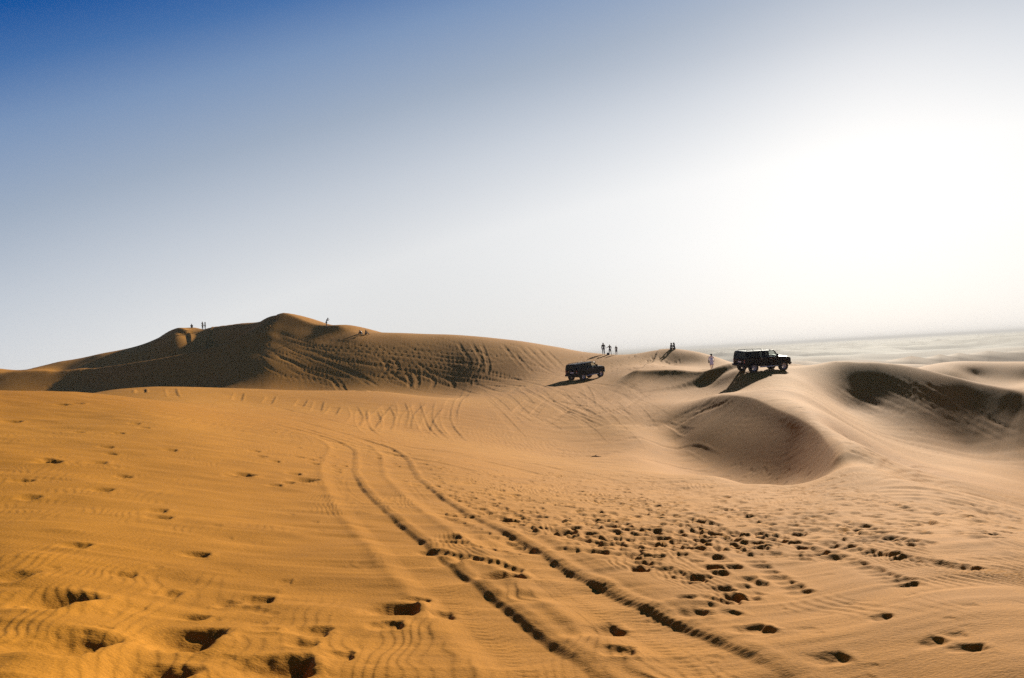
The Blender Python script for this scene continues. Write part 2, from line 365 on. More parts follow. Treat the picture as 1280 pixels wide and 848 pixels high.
# prints of a car climbing the far dune, and the criss-cross of many earlier drives
FAR = """570 424;578 437;587 450;586 460;577 471;560 480|587 425;596 440;603 452;597 463;587 475;570 484|600 426;606 440;611 455;610 466;600 476;588 486
570 468;585 475;587 482;575 492;560 510;560 530;570 545;582 556|575 466;592 474;594 483;583 494;568 512;568 530
470 445;483 455;482 465;470 477;458 486|485 444;497 455;496 465;483 477;470 488
345 412;375 425;410 434;460 437;500 440;560 447;640 458|340 418;380 432;420 439;480 442;560 452;640 463
340 425;370 440;410 455;445 470;470 488|350 432;385 445;430 460;465 478;478 489|350 455;375 468;420 480;450 489|360 455;400 470;440 482
325 450;340 462;365 473|500 463;510 470;513 480;506 489|512 464;522 472;522 482;516 489|540 471;543 478;538 488|555 471;567 480;565 488
455 455;500 458;560 466;640 478|480 460;495 470;510 480;518 489|430 446;480 452;540 458;620 470|330 440;370 455;410 466;450 477
400 445;440 452;500 462;560 474|420 430;470 434;540 440;600 446
52 487;75 478;100 470|60 488;85 477;107 468|78 489;100 480;122 471|90 489;115 478;132 469|176 480;185 472;207 457|198 480;210 470;227 457
645 430;660 445;680 460;700 470|655 431;672 447;690 463|668 433;685 450;702 464|640 438;655 455;672 470|625 428;640 445;655 462|680 436;695 450;708 462
610 470;640 474;680 476;705 477|600 480;640 483;690 481
690 477;668 478;654 481;656 487;675 497;697 509;725 522;770 542|694 482;672 484;668 488;690 501;722 517;770 536
806 469;787 478;757 492;735 501;700 520;660 540|795 470;777 478;748 490;715 508;680 528|818 469;800 478;770 494;740 508
870 492;840 508;815 520;770 536|925 488;890 501;860 515;815 533;760 547;700 560|935 492;900 506;865 521;820 538
640 520;652 508;666 495|662 524;674 510;688 495|700 488;720 505;745 520|715 486;740 503;760 522|690 492;715 496;745 500|680 500;715 505;750 512
730 480;738 495;742 512|670 505;700 500;735 490;765 478|690 515;730 506;770 492|710 522;745 518;800 506
500 500;505 515;500 535|480 505;487 520;480 540|520 500;523 515;532 535;545 550|465 510;470 525;465 540|540 500;535 520;545 540;560 552|440 505;447 520;440 535
420 507;412 520|455 508;452 522;460 538;478 550|530 502;512 518;508 538|555 505;538 522;528 545|490 502;472 520;458 540
176 486;177 492|214 485;216 492;219 498|300 490;296 502|340 494;333 506|380 498;372 510|400 500;394 516
750 560;800 548;860 560;900 575|640 560;700 570;760 568;840 555|760 575;830 580;900 590|870 540;830 528;790 530""".replace('\n', '|').split('|')
for s in FAR:
    pts = px_list(s); y = sum(p[1] for p in pts) / len(pts)
    far_ = y < 490
    track(pts, .18 if far_ else .14, .10 if far_ else .08, .045 if far_ else .03, .0, .8, 0)
for k in range(64):
    x0, y0 = rnd.uniform(310, 640), rnd.uniform(424, 474)
    ln = rnd.uniform(50, 170); dr = rnd.uniform(6, 26); bow = rnd.uniform(-9, 9)
    track([(x0 + ln * q, y0 + dr * q + bow * math.sin(q * PI)) for q in (0, .25, .5, .75, 1)], .17, rnd.uniform(.04, .08), .03, 0, .8, 0)
for k in range(85):
    x0, y0 = rnd.uniform(600, 790), rnd.uniform(476, 525); a_ = rnd.choice([.3, .5, -.45, -.7, .8]); ln = rnd.uniform(20, 60)
    track([(x0 + ln * q, y0 + a_ * ln * q * (1 + .2 * q)) for q in (0, .5, 1)], .11, rnd.uniform(.03, .06), .02, 0, .8, 0)
# long drag lines on the right-hand dune
for k in range(46):
    t = k / 45; x0 = 1010 + 150 * t + rnd.uniform(-14, 14); y0 = 462 + 18 * (abs(t - .4)) + rnd.uniform(0, 22)
    ln = rnd.uniform(60, 190); sl = rnd.uniform(.42, .52)
    pts = [(x0 + ln * q, y0 + ln * q * (sl + .05 * math.sin(q * 3 + k))) for q in (0, .25, .5, .75, 1)]
    track(pts, rnd.uniform(.08, .22), rnd.uniform(.02, .05), rnd.uniform(.01, .022), .03, .5, .3)
# lee folds below the end of the slip face
for k in range(9):
    x0, y0 = 1062 + k * 5, 600 + k * 3.4
    track([(x0, y0), (x0 + 40, y0 - 12 + k), (x0 + 90, y0 - 14 + 2 * k), (x0 + 150, y0 - 4 + 3 * k), (x0 + 200, y0 + 12 + 3 * k)], .16, .032, .024, .02, .4, .3)
for s in '1130 645;1180 668;1225 690;1280 715|1118 640;1150 655|995 640;1060 655;1110 668;1120 670|1165 600;1230 620;1290 640|1180 640;1240 655;1290 668'.split('|'):
    track(px_list(s), .1, .04, .015, .03, .8, .3)

# ---- footprints, half filled by the wind
def footprint(px, py, size=1.0, depth=.06, tail=.28):
    g = ground(px, py)
    if g is None: return
    s = sub(g[0], g[1], .75 * size + .1)
    a = rnd.uniform(-.35, .35); ca, sa = math.cos(a), math.sin(a)
    x, y = X[s] - g[0], Y[s] - g[1]
    x, y = ca * x + sa * y, -sa * x + ca * y
    x = x + .012 * vnoise(X[s] / .05, Y[s] / .05, 101) ; y = y + .015 * vnoise(X[s] / .06, Y[s] / .06, 102)
    w = rnd.uniform(.10, .155) * size * (1.25 if size > 1 else 1); xr = .10 * size
    g_ = np.where(x > 0, smooth(xr * 1.35, xr * .55, x), smooth(-tail * size - .05, -.02, x))
    pit = g_ * np.exp(-(np.abs(y) / w) ** 2.6)
    rim = np.exp(-((x - xr * 1.6) / (.06 * size)) ** 2) * np.exp(-(y / (w * 1.3)) ** 2) + .5 * np.exp(-((np.abs(y) - w * 1.5) / (.4 * w)) ** 2) * np.exp(-(x / (.16 * size)) ** 2)
    Z[s] += size * depth * (-pit + .28 * rim)

for px, py, sz in [(22, 720, 1.15), (80, 748, 1.5), (98, 800, 1.6), (245, 798, 1.5), (215, 738, .8), (285, 750, .7), (328, 746, .9), (395, 787, 1.0), (382, 804, .7),
                   (362, 832, 1.4), (505, 757, 1.25), (490, 779, .9), (527, 746, .8), (556, 764, .8), (160, 715, .7), (200, 846, 1.2), (430, 818, .7),
                   (567, 672, 1), (570, 700, 1), (640, 717, 1.2), (618, 720, .9), (760, 782, 1.0), (780, 816, .8), (745, 680, 1), (752, 690, .8), (710, 667, 1),
                   (870, 765, .9), (960, 790, .55), (1045, 822, .7), (1220, 808, .6), (1105, 770, .5), (1170, 800, .5), (1238, 668, 1.1), (945, 786, .8),
                   (60, 575, 1), (135, 559, 1), (125, 578, 1.1), (140, 567, 1), (68, 578, 1.2), (157, 594, 1), (215, 562, 1), (290, 594, .9), (132, 612, 1), (200, 636, .9), (205, 645, 1),
                   (310, 594, 1.2), (385, 601, 1.4), (370, 592, 1), (362, 604, .9), (320, 563, 1), (328, 570, 1), (346, 607, .9), (395, 580, 1), (390, 574, 1), (375, 571, 1), (345, 576, .9),
                   (100, 505, 1.2), (80, 507, 1.2), (150, 541, 1), (100, 540, 1), (182, 535, 1), (170, 530, 1), (20, 527, 1.2), (40, 620, 1), (32, 600, 1), (250, 690, .9), (245, 770, .7), (100, 680, .8)]:
    footprint(px, py, sz * .85, .085 if sz > 1.15 else .048, .40 if sz > 1.15 else .28)
def field(poly_, count, s0, s1, dep=.06):
    xs = [p[0] for p in poly_]; ys = [p[1] for p in poly_]; done = 0
    while done < count:
        x, y = rnd.uniform(min(xs), max(xs)), rnd.uniform(min(ys), max(ys)); ins = False
        for k in range(len(poly_)):
            (xa, ya), (xb, yb) = poly_[k - 1], poly_[k]
            if (ya > y) != (yb > y) and x < (xb - xa) * (y - ya) / (yb - ya) + xa: ins = not ins
        if ins and .5 + .5 * float(vnoise(np.array(x / 38.), np.array(y / 16.), 77)) > rnd.uniform(.0, .62):
            footprint(x, y, rnd.uniform(s0, s1) * .6, rnd.uniform(.5, 1.2) * dep * .75, rnd.uniform(.10, .26)); done += 1
field([(520, 585), (760, 592), (1000, 612), (1060, 640), (960, 690), (800, 690), (640, 660), (560, 620)], 1050, .6, 1.0)
field([(740, 605), (960, 612), (980, 660), (860, 690), (740, 660)], 200, .9, 1.2, .07)
field([(790, 690), (930, 690), (960, 740), (910, 772), (800, 740)], 36, .8, 1.15, .075)
field([(960, 610), (1280, 630), (1280, 668), (1050, 660)], 260, .6, 1.0)
field([(340, 510), (560, 560), (560, 590), (420, 590), (340, 540)], 60, .8, 1.1)
field([(900, 575), (1060, 590), (1100, 620), (950, 620)], 60, .8, 1.0)
field([(780, 490), (900, 488), (930, 505), (800, 516), (700, 510)], 70, 1.0, 1.4)
field([(720, 446), (830, 444), (860, 456), (740, 468)], 110, 1.5, 2.6, .1)
field([(270, 405), (345, 410), (335, 450), (270, 462)], 60, 1.5, 2.5, .1)
field([(1000, 465), (1060, 465), (1200, 570), (1100, 580), (1010, 500)], 150, .9, 1.6)
field([(930, 470), (1000, 470), (1100, 590), (1060, 560), (1000, 510)], 120, .8, 1.4, .05)
field([(0, 640), (420, 640), (560, 848), (0, 848)], 34, .5, .9, .03)
field([(560, 700), (1280, 700), (1280, 848), (900, 848)], 30, .4, .7, .03)
field([(620, 590), (1000, 600), (1180, 650), (1000, 700), (700, 670)], 420, .6, .95)
for k in range(50):                                               # trails of single steps
    x, y = rnd.uniform(480, 1130), rnd.uniform(575, 690); dx, dy = rnd.uniform(9, 19), rnd.uniform(1, 6)
    for q in range(rnd.randint(6, 14)): footprint(x + dx * q, y + dy * q + rnd.uniform(-1, 1), rnd.uniform(.5, .68), .04)

Z += RIP * KEEP

# ------------------------------------------------------------------ materials
def new_mat(name):
    m = bpy.data.materials.new(name); m.use_nodes = True
    nt = m.node_tree; return m, nt, nt.nodes['Principled BSDF']
def paint(name, col, rough=.5, metal=0.0, spec=.5, var=.15, scale=3.0, coat=0.0):
    m, nt, b = new_mat(name)
    tc = nt.nodes.new('ShaderNodeTexCoord'); nz = nt.nodes.new('ShaderNodeTexNoise'); nz.inputs['Scale'].default_value = scale; nz.inputs['Detail'].default_value = 5
    rp = nt.nodes.new('ShaderNodeValToRGB')
    rp.color_ramp.elements[0].position = .3; rp.color_ramp.elements[1].position = .7
    rp.color_ramp.elements[0].color = (*[c * (1 - var) for c in col], 1); rp.color_ramp.elements[1].color = (*[min(1, c * (1 + var)) for c in col], 1)
    nt.links.new(tc.outputs['Object'], nz.inputs['Vector']); nt.links.new(nz.outputs[0], rp.inputs[0]); nt.links.new(rp.outputs[0], b.inputs['Base Color'])
    mr = nt.nodes.new('ShaderNodeMapRange'); mr.inputs['To Min'].default_value = rough * .8; mr.inputs['To Max'].default_value = min(1, rough * 1.25)
    nt.links.new(nz.outputs[0], mr.inputs[0]); nt.links.new(mr.outputs[0], b.inputs['Roughness'])
    b.inputs['Metallic'].default_value = metal; b.inputs['Specular IOR Level'].default_value = spec; b.inputs['Coat Weight'].default_value = coat
    return m

sand, nt, b = new_mat('sand')
geo = nt.nodes.new('ShaderNodeNewGeometry')
def tex(scale, detail, sc=(1, 1, 1)):
    mp = nt.nodes.new('ShaderNodeMapping'); mp.inputs['Scale'].default_value = sc
    nz = nt.nodes.new('ShaderNodeTexNoise'); nz.inputs['Scale'].default_value = scale; nz.inputs['Detail'].default_value = detail
    nt.links.new(geo.outputs['Position'], mp.inputs[0]); nt.links.new(mp.outputs[0], nz.inputs['Vector']); return nz
big, mid, grain = tex(.06, 4), tex(1.1, 5, (1, 2.2, 1)), tex(260, 2)
ramp = nt.nodes.new('ShaderNodeValToRGB'); e = ramp.color_ramp.elements
e[0].position, e[0].color = .32, (.29, .113, .007, 1); e[1].position, e[1].color = .70, (.345, .146, .014, 1)
nt.links.new(big.outputs[0], ramp.inputs[0])
def mixrgb(mode, fac, a, b_):
    x = nt.nodes.new('ShaderNodeMix'); x.data_type = 'RGBA'; x.blend_type = mode; x.inputs[0].default_value = fac
    nt.links.new(a, x.inputs[6]); nt.links.new(b_, x.inputs[7]); return x.outputs[2]
def gray(src, lo, hi):
    r_ = nt.nodes.new('ShaderNodeMapRange'); r_.inputs['To Min'].default_value = lo; r_.inputs['To Max'].default_value = hi
    r_.inputs['From Min'].default_value = .25; r_.inputs['From Max'].default_value = .75
    nt.links.new(src, r_.inputs[0]); return r_.outputs[0]
ln_ = nt.nodes.new('ShaderNodeVectorMath'); ln_.operation = 'LENGTH'; nt.links.new(geo.outputs['Position'], ln_.inputs[0])
fr = nt.nodes.new('ShaderNodeMapRange'); fr.inputs['From Min'].default_value = 150; fr.inputs['From Max'].default_value = 420; nt.links.new(ln_.outputs['Value'], fr.inputs[0])
pale = nt.nodes.new('ShaderNodeMix'); pale.data_type = 'RGBA'; nt.links.new(fr.outputs[0], pale.inputs[0]); nt.links.new(ramp.outputs[0], pale.inputs[6]); pale.inputs[7].default_value = (.13, .105, .078, 1)   # far sand greyed and darkened with distance, haze tone put into the colour
col = mixrgb('MULTIPLY', 1, pale.outputs[2], gray(mid.outputs[0], .86, 1.1))
grit = tex(70, 3)
col = mixrgb('MULTIPLY', 1, col, gray(grain.outputs[0], .66, 1.32))
col = mixrgb('MULTIPLY', 1, col, gray(grit.outputs[0], .84, 1.16))
nt.links.new(col, b.inputs['Base Color'])
b.inputs['Roughness'].default_value = .9; b.inputs['Specular IOR Level'].default_value = .07
fine = tex(34, 6, (1, 1.6, 1))
bp = nt.nodes.new('ShaderNodeBump'); bp.inputs['Strength'].default_value = .5; bp.inputs['Distance'].default_value = .01
nt.links.new(fine.outputs[0], bp.inputs['Height'])
bp2 = nt.nodes.new('ShaderNodeBump'); bp2.inputs['Strength'].default_value = .25; bp2.inputs['Distance'].default_value = .002
nt.links.new(grain.outputs[0], bp2.inputs['Height']); nt.links.new(bp.outputs[0], bp2.inputs['Normal'])
nt.links.new(bp2.outputs[0], b.inputs['Normal'])

# ------------------------------------------------------------------ the sand sheet
me = bpy.data.meshes.new('desert_sand')
NTc = NT - 1                                                       # the last column is the first one again
V = np.concatenate([np.stack([X[:, :NTc], Y[:, :NTc], Z[:, :NTc]], -1).reshape(-1, 3), np.array([[0, 0, float(Z[0].mean())]])]).astype(np.float32)
ii, jj = np.meshgrid(np.arange(NR - 1), np.arange(NTc), indexing='ij'); j2 = (jj + 1) % NTc
quads = np.stack([ii * NTc + jj, (ii + 1) * NTc + jj, (ii + 1) * NTc + j2, ii * NTc + j2], -1).reshape(-1, 4)[:, ::-1]
ctr = len(V) - 1; jt = np.arange(NTc)
tris = np.stack([np.full(NTc, ctr), (jt + 1) % NTc, jt], -1)[:, ::-1]
nq, ntri = len(quads), len(tris)
me.vertices.add(len(V)); me.vertices.foreach_set('co', V.ravel())
me.loops.add(nq * 4 + ntri * 3); me.loops.foreach_set('vertex_index', np.concatenate([quads.ravel(), tris.ravel()]).astype(np.int32))
me.polygons.add(nq + ntri)
me.polygons.foreach_set('loop_start', np.concatenate([np.arange(nq) * 4, nq * 4 + np.arange(ntri) * 3]).astype(np.int32))
me.polygons.foreach_set('use_smooth', np.ones(nq + ntri, bool))
me.update(calc_edges=True)
me.materials.append(sand)
desert = bpy.data.objects.new('desert_sand', me); C.objects.link(desert); desert['kind'] = 'structure'
desert['label'] = 'rolling orange sand dunes with ripples, tyre tracks and footprints'

# ------------------------------------------------------------------ haze
if HAZE > 0:
    hb = bpy.data.meshes.new('haze'); bm = bmesh.new(); bmesh.ops.create_cube(bm, size=1.0); bm.to_mesh(hb); bm.free()
    hz = bpy.data.objects.new('haze', hb); C.objects.link(hz); hz['kind'] = 'stuff'
    zmin, zmax = float(V[:, 2].min()) - 1.0, float(V[:, 2].max()) + 4.0
    hz.scale = (29000, 29000, zmax - zmin); hz.location = (0, 0, (zmax + zmin) / 2)
    hm = bpy.data.materials.new('haze'); hm.use_nodes = True; hn = hm.node_tree; hn.nodes.clear()
    ho = hn.nodes.new('ShaderNodeOutputMaterial'); pv_ = hn.nodes.new('ShaderNodeVolumePrincipled')
    pv_.inputs['Color'].default_value = (.60, .595, .585, 1); pv_.inputs['Density'].default_value = HAZE; pv_.inputs['Anisotropy'].default_value = 0
    hn.links.new(pv_.outputs[0], ho.inputs['Volume']); hb.materials.append(hm)

# ------------------------------------------------------------------ object helpers
def empty(name, label, cat, loc=(0, 0, 0), group=None):
    o = bpy.data.objects.new(name, None); C.objects.link(o); o.location = loc; o.empty_display_size = .3
    o['label'] = label; o['category'] = cat
    if group: o['group'] = group
    return o
def obj(name, bm, mat, parent=None, bevel=0, smooth_=False):
    me_ = bpy.data.meshes.new(name); bmesh.ops.recalc_face_normals(bm, faces=bm.faces)
    bm.to_mesh(me_); bm.free(); me_.materials.append(mat)
    if smooth_: me_.polygons.foreach_set('use_smooth', np.ones(len(me_.polygons), bool))
    o = bpy.data.objects.new(name, me_); C.objects.link(o)
    if bevel:
        m = o.modifiers.new('bevel', 'BEVEL'); m.width = bevel; m.segments = 2; m.limit_method = 'ANGLE'; m.angle_limit = math.radians(35)
    if parent: o.parent = parent
    return o
def BM(): return bmesh.new()
def box(bm, c, size, rot=None):
    r_ = bmesh.ops.create_cube(bm, size=1.0)['verts']
    M = Matrix.Translation(c) @ (rot.to_matrix().to_4x4() if rot else Matrix()) @ Matrix.Diagonal((*size, 1))
    bmesh.ops.transform(bm, matrix=M, verts=r_); return r_
def hexa(bm, pts):
    """eight corners: bottom ring of four, then top ring of four"""
    v = [bm.verts.new(p) for p in pts]
    for f in ((0, 3, 2, 1), (4, 5, 6, 7), (0, 1, 5, 4), (1, 2, 6, 5), (2, 3, 7, 6), (3, 0, 4, 7)): bm.faces.new([v[k] for k in f])
def prism(bm, prof, y0, y1):
    a_ = [bm.verts.new((x, y0, z)) for x, z in prof]; b_ = [bm.verts.new((x, y1, z)) for x, z in prof]
    bm.faces.new(a_); bm.faces.new(b_[::-1])
    for k in range(len(prof)): bm.faces.new([a_[k - 1], b_[k - 1], b_[k], a_[k]])
def lathe(bm, prof, c, axis='Y', n_=20):
    """profile (radius, along axis), closed ring"""
    rings = []
    for k in range(n_):
        t = 2 * PI * k / n_
        rings.append([bm.verts.new((c[0] + r_ * math.cos(t), c[1] + h_, c[2] + r_ * math.sin(t)) if axis == 'Y' else (c[0] + r_ * math.cos(t), c[1] + r_ * math.sin(t), c[2] + h_)) for r_, h_ in prof])
    for k in range(n_):
        A, B = rings[k - 1], rings[k]
        for q in range(len(prof)): bm.faces.new([A[q - 1], B[q - 1], B[q], A[q]])
def tube(bm, pts, r_, n_=8):
    pts = [Vector(p) for p in pts]; rs = r_ if isinstance(r_, (list, tuple)) else [r_] * len(pts); rings = []
    for k, p in enumerate(pts):
        d = (pts[min(k + 1, len(pts) - 1)] - pts[max(k - 1, 0)]).normalized()
        a_ = d.orthogonal().normalized(); b_ = d.cross(a_)
        if k: # keep the frame from twisting
            a_ = (pa - d * pa.dot(d)).normalized(); b_ = d.cross(a_)
        pa = a_
        rings.append([bm.verts.new(p + rs[k] * (a_ * math.cos(2 * PI * q / n_) + b_ * math.sin(2 * PI * q / n_))) for q in range(n_)])
    for A, B in zip(rings, rings[1:]):
        for q in range(n_): bm.faces.new([A[q - 1], A[q], B[q], B[q - 1]])
    bm.faces.new(rings[0]); bm.faces.new(rings[-1][::-1])
def copy_tree(o, parent=None):
    c = o.copy(); C.objects.link(c); c.parent = parent
    for ch in list(o.children): copy_tree(ch, c)
    return c

# ------------------------------------------------------------------ the two off-road cars
M_PAINT = paint('black_paint', (.005, .005, .006), .35, spec=.10, coat=.02)
M_TRIM = paint('black_trim', (.012, .012, .012), .65, spec=.2)
M_RUBBER = paint('rubber', (.016, .015, .014), .9, spec=.15, scale=9)
M_RIM = paint('alloy', (.42, .42, .42), .45, metal=.3)
M_CHROME = paint('chrome', (.5, .5, .5), .3, metal=.8, var=.04)
M_SEAT = paint('seat_leather', (.03, .028, .026), .6)
def glass(name, tint):
    m, nt_, b_ = new_mat(name)
    b_.inputs['Base Color'].default_value = (*tint, 1); b_.inputs['Transmission Weight'].default_value = 1.0
    b_.inputs['Roughness'].default_value = .02; b_.inputs['IOR'].default_value = 1.15; b_.inputs['Specular IOR Level'].default_value = .5
    return m
M_GLASS = glass('clear_glass', (.78, .82, .80)); M_TINT = glass('dark_glass', (.06, .065, .065))
M_RED = paint('red_lens', (.35, .02, .015), .2); M_LAMP = paint('lamp_lens', (.75, .75, .72), .15); M_AMBER = paint('amber_lens', (.7, .28, .03), .2)
M_PLATE = paint('plate_white', (.75, .75, .72), .4)

def arc(cx, cz, r_, a0, a1, n_=9):
    return [(cx + r_ * math.cos(math.radians(a0 + (a1 - a0) * k / (n_ - 1))), cz + r_ * math.sin(math.radians(a0 + (a1 - a0) * k / (n_ - 1)))) for k in range(n_)]
def make_car():
    t = empty('offroad_car', '', 'car')
    FX, RX, WR = 1.56, -1.56, .455
    prof = [(-2.40, .66), (-2.44, .95), (-2.42, 1.30), (-2.38, 1.36), (1.02, 1.37), (1.9, 1.31), (2.26, 1.24), (2.34, 1.12), (2.36, .78), (2.28, .66)]
    prof += arc(FX, .50, .60, 15, 165) + [(.9, .56), (-.9, .56)] + arc(RX, .50, .60, 15, 165) + [(-2.25, .66)]
    b_ = BM(); prism(b_, prof, -.96, .96); obj('body', b_, M_PAINT, t, .035)
    b_ = BM(); hexa(b_, [(.98, -.80, 1.372), (2.18, -.74, 1.285), (2.18, .74, 1.285), (.98, .80, 1.372), (.98, -.66, 1.43), (2.08, -.60, 1.345), (2.08, .60, 1.345), (.98, .66, 1.43)]); hd = obj('hood', b_, M_PAINT, t, .03)
    b_ = BM(); box(b_, (1.25, 0, 1.435), (.32, .7, .03)); obj('hood_vent', b_, M_TRIM, hd)
    b_ = BM(); hexa(b_, [(-2.36, -.83, 1.86), (.76, -.83, 1.86), (.76, .83, 1.86), (-2.36, .83, 1.86), (-2.28, -.76, 1.96), (.66, -.76, 1.955), (.66, .76, 1.955), (-2.28, .76, 1.96)])
    rf = obj('roof', b_, M_PAINT, t, .03)
    for y in (-.5, -.25, 0, .25, .5):
        b_ = BM(); hexa(b_, [(.50, y - .05, 1.955), (.64, y - .05, 1.952), (.64, y + .05, 1.952), (.50, y + .05, 1.955), (.52, y - .035, 1.99), (.60, y - .035, 1.985), (.60, y + .035, 1.985), (.52, y + .035, 1.99)]); obj('marker_lamp', b_, M_AMBER, rf)
    # pillars lean in from the belt line to the roof
    for sgn in (-1, 1):
        for x0, x1, u0_, u1_ in ((.92, 1.02, .66, .77), (.00, .10, .00, .09), (-.98, -.86, -.97, -.87), (-1.98, -1.86, -1.95, -1.85), (-2.42, -2.28, -2.36, -2.24)):
            b_ = BM(); hexa(b_, [(x0, sgn * .86, 1.36), (x1, sgn * .86, 1.36), (x1, sgn * .94, 1.36), (x0, sgn * .94, 1.36), (u0_, sgn * .76, 1.87), (u1_, sgn * .76, 1.87), (u1_, sgn * .835, 1.87), (u0_, sgn * .835, 1.87)])
            obj('pillar', b_, M_PAINT, t)
        for (x0, x1, u0_, u1_), m_, nm in (((.105, .915, .095, .655), M_GLASS, 'door_window'), ((-.855, -.005, -.865, -.005), M_TINT, 'door_window'), ((-1.855, -.985, -1.845, -.975), M_TINT, 'cargo_window'), ((-2.275, -1.985, -2.235, -1.955), M_TINT, 'quarter_window')):
            b_ = BM(); hexa(b_, [(x0, sgn * .90, 1.365), (x1, sgn * .90, 1.365), (x1, sgn * .912, 1.365), (x0, sgn * .912, 1.365), (u0_, sgn * .795, 1.865), (u1_, sgn * .795, 1.865), (u1_, sgn * .807, 1.865), (u0_, sgn * .807, 1.865)])
            obj(nm, b_, m_, t)
        for x0, x1 in ((.06, .98), (-.90, .05)):                  # door skins stand a little proud of the body
            b_ = BM(); box(b_, ((x0 + x1) / 2, sgn * .966, .98), (x1 - x0 - .02, .03, .70)); d = obj('door', b_, M_PAINT, t, .012)
            b_ = BM(); box(b_, (x0 + .16, sgn * .992, 1.22), (.16, .03, .045)); obj('handle', b_, M_CHROME, d, .01)
        b_ = BM(); tube(b_, [(.86, sgn * .90, 1.42), (.84, sgn * 1.05, 1.44)], .022); mr = obj('mirror', b_, M_TRIM, t)
        b_ = BM(); box(b_, (.84, sgn * 1.10, 1.50), (.09, .17, .24)); obj('mirror_shell', b_, M_PAINT, mr, .025)
        b_ = BM(); tube(b_, [(.98, sgn * 1.03, .50), (-.98, sgn * 1.03, .50)], .05)
        for x in (.7, 0, -.7): tube(b_, [(x, sgn * .8, .56), (x, sgn * 1.03, .50)], .025)
        obj('side_step', b_, M_CHROME, t, 0, True)
        b_ = BM(); tube(b_, [(.35, sgn * .66, 1.96), (.30, sgn * .66, 2.03), (-2.05, sgn * .66, 2.035), (-2.12, sgn * .66, 1.96)], .024); rk = obj('roof_rail', b_, M_TRIM, t, 0, True)
        for x in (-.55, -1.4):
            b_ = BM(); tube(b_, [(x, sgn * .66, 1.95), (x, sgn * .66, 2.03)], .022); obj('rail_foot', b_, M_TRIM, rk)
        for cx in (FX, RX):                                       # flared arches
            b_ = BM(); pr = arc(cx, .50, .66, 5, 175, 13) + arc(cx, .50, .585, 175, 5, 13); prism(b_, pr, sgn * .93, sgn * 1.035); obj('wheel_arch', b_, M_TRIM, t, .012)
        b_ = BM(); box(b_, (2.345, sgn * .70, 1.07), (.05, .24, .24)); hl = obj('headlight', b_, M_CHROME, t, .02)
        b_ = BM(); lathe(b_, [(.001, 0), (.09, 0), (.08, .02), (.001, .03)], (0, 0, 0), 'Z', 14); bmesh.ops.transform(b_, matrix=Matrix.Translation((2.372, sgn * .70, 1.07)) @ Matrix.Rotation(PI / 2, 4, 'Y'), verts=b_.verts); obj('lens', b_, M_LAMP, hl)
        b_ = BM(); box(b_, (-2.445, sgn * .84, 1.05), (.04, .13, .32)); tl = obj('tail_light', b_, M_RED, t, .012)
        b_ = BM(); box(b_, (-2.462, sgn * .84, 1.02), (.02, .09, .09)); obj('lens', b_, M_LAMP, tl)
        b_ = BM(); box(b_, (2.43, sgn * .38, .62), (.10, .05, .10)); obj('tow_hook', b_, M_TRIM, t, .012)
        for cx in (FX, RX):
            w = bpy.data.objects.new('wheel', None); C.objects.link(w); w.parent = t; w.location = (cx, sgn * .88, WR); w.empty_display_size = .2
            b_ = BM(); lathe(b_, [(.25, -.13), (.40, -.15), (.445, -.125), (WR, -.08), (WR, .08), (.445, .125), (.40, .15), (.25, .13)], (0, 0, 0), 'Y', 28)
            for k in range(28):                                   # tread blocks
                t_ = 2 * PI * k / 28
                for y in (-.085, .085): box(b_, (WR * math.cos(t_), y + (.02 if k % 2 else -.02), WR * math.sin(t_)), (.022, .09, .05), Quaternion((0, 1, 0), -t_))
            obj('tyre', b_, M_RUBBER, w)
            b_ = BM(); o_ = sgn
            lathe(b_, [(.20, -.10), (.262, -.12), (.262, .12), (.20, .10)], (0, 0, 0), 'Y', 24)
            lathe(b_, [(.001, o_ * .02), (.07, o_ * .02), (.07, o_ * .09), (.001, o_ * .10)], (0, 0, 0), 'Y', 14)
            for k in range(7):
                t_ = 2 * PI * k / 7; box(b_, (.14 * math.cos(t_), o_ * .07, .14 * math.sin(t_)), (.17, .03, .055), Quaternion((0, 1, 0), -t_))
            obj('rim', b_, M_RIM, w)
    b_ = BM(); hexa(b_, [(.99, -.85, 1.375), (1.01, -.85, 1.375), (1.01, .85, 1.375), (.99, .85, 1.375), (.725, -.76, 1.862), (.74, -.76, 1.862), (.74, .76, 1.862), (.725, .76, 1.862)]); ws = obj('windshield', b_, M_GLASS, t)
    for y in (-.35, .35):
        b_ = BM(); tube(b_, [(1.045, y, 1.39), (.93, y + .35, 1.54)], .009, 6); obj('wiper', b_, M_TRIM, ws)
    b_ = BM(); hexa(b_, [(-2.405, -.72, 1.375), (-2.39, -.72, 1.375), (-2.39, .72, 1.375), (-2.405, .72, 1.375), (-2.345, -.70, 1.858), (-2.33, -.70, 1.858), (-2.33, .70, 1.858), (-2.345, .70, 1.858)]); obj('rear_window', b_, M_TINT, t)
    b_ = BM(); box(b_, (-2.435, 0, 1.0), (.05, 1.36, .60)); tg = obj('tailgate', b_, M_PAINT, t, .02)
    b_ = BM(); box(b_, (-2.468, -.12, 1.00), (.015, .50, .12)); obj('number_plate', b_, M_PLATE, tg)
    b_ = BM(); box(b_, (-2.475, .42, 1.12), (.03, .18, .05)); obj('handle', b_, M_CHROME, tg)
    b_ = BM(); hexa(b_, [(-2.56, -.95, .60), (-2.30, -1.0, .60), (-2.30, 1.0, .60), (-2.56, .95, .60), (-2.56, -.95, .80), (-2.30, -1.0, .80), (-2.30, 1.0, .80), (-2.56, .95, .80)]); obj('bumper', b_, M_TRIM, t, .03)
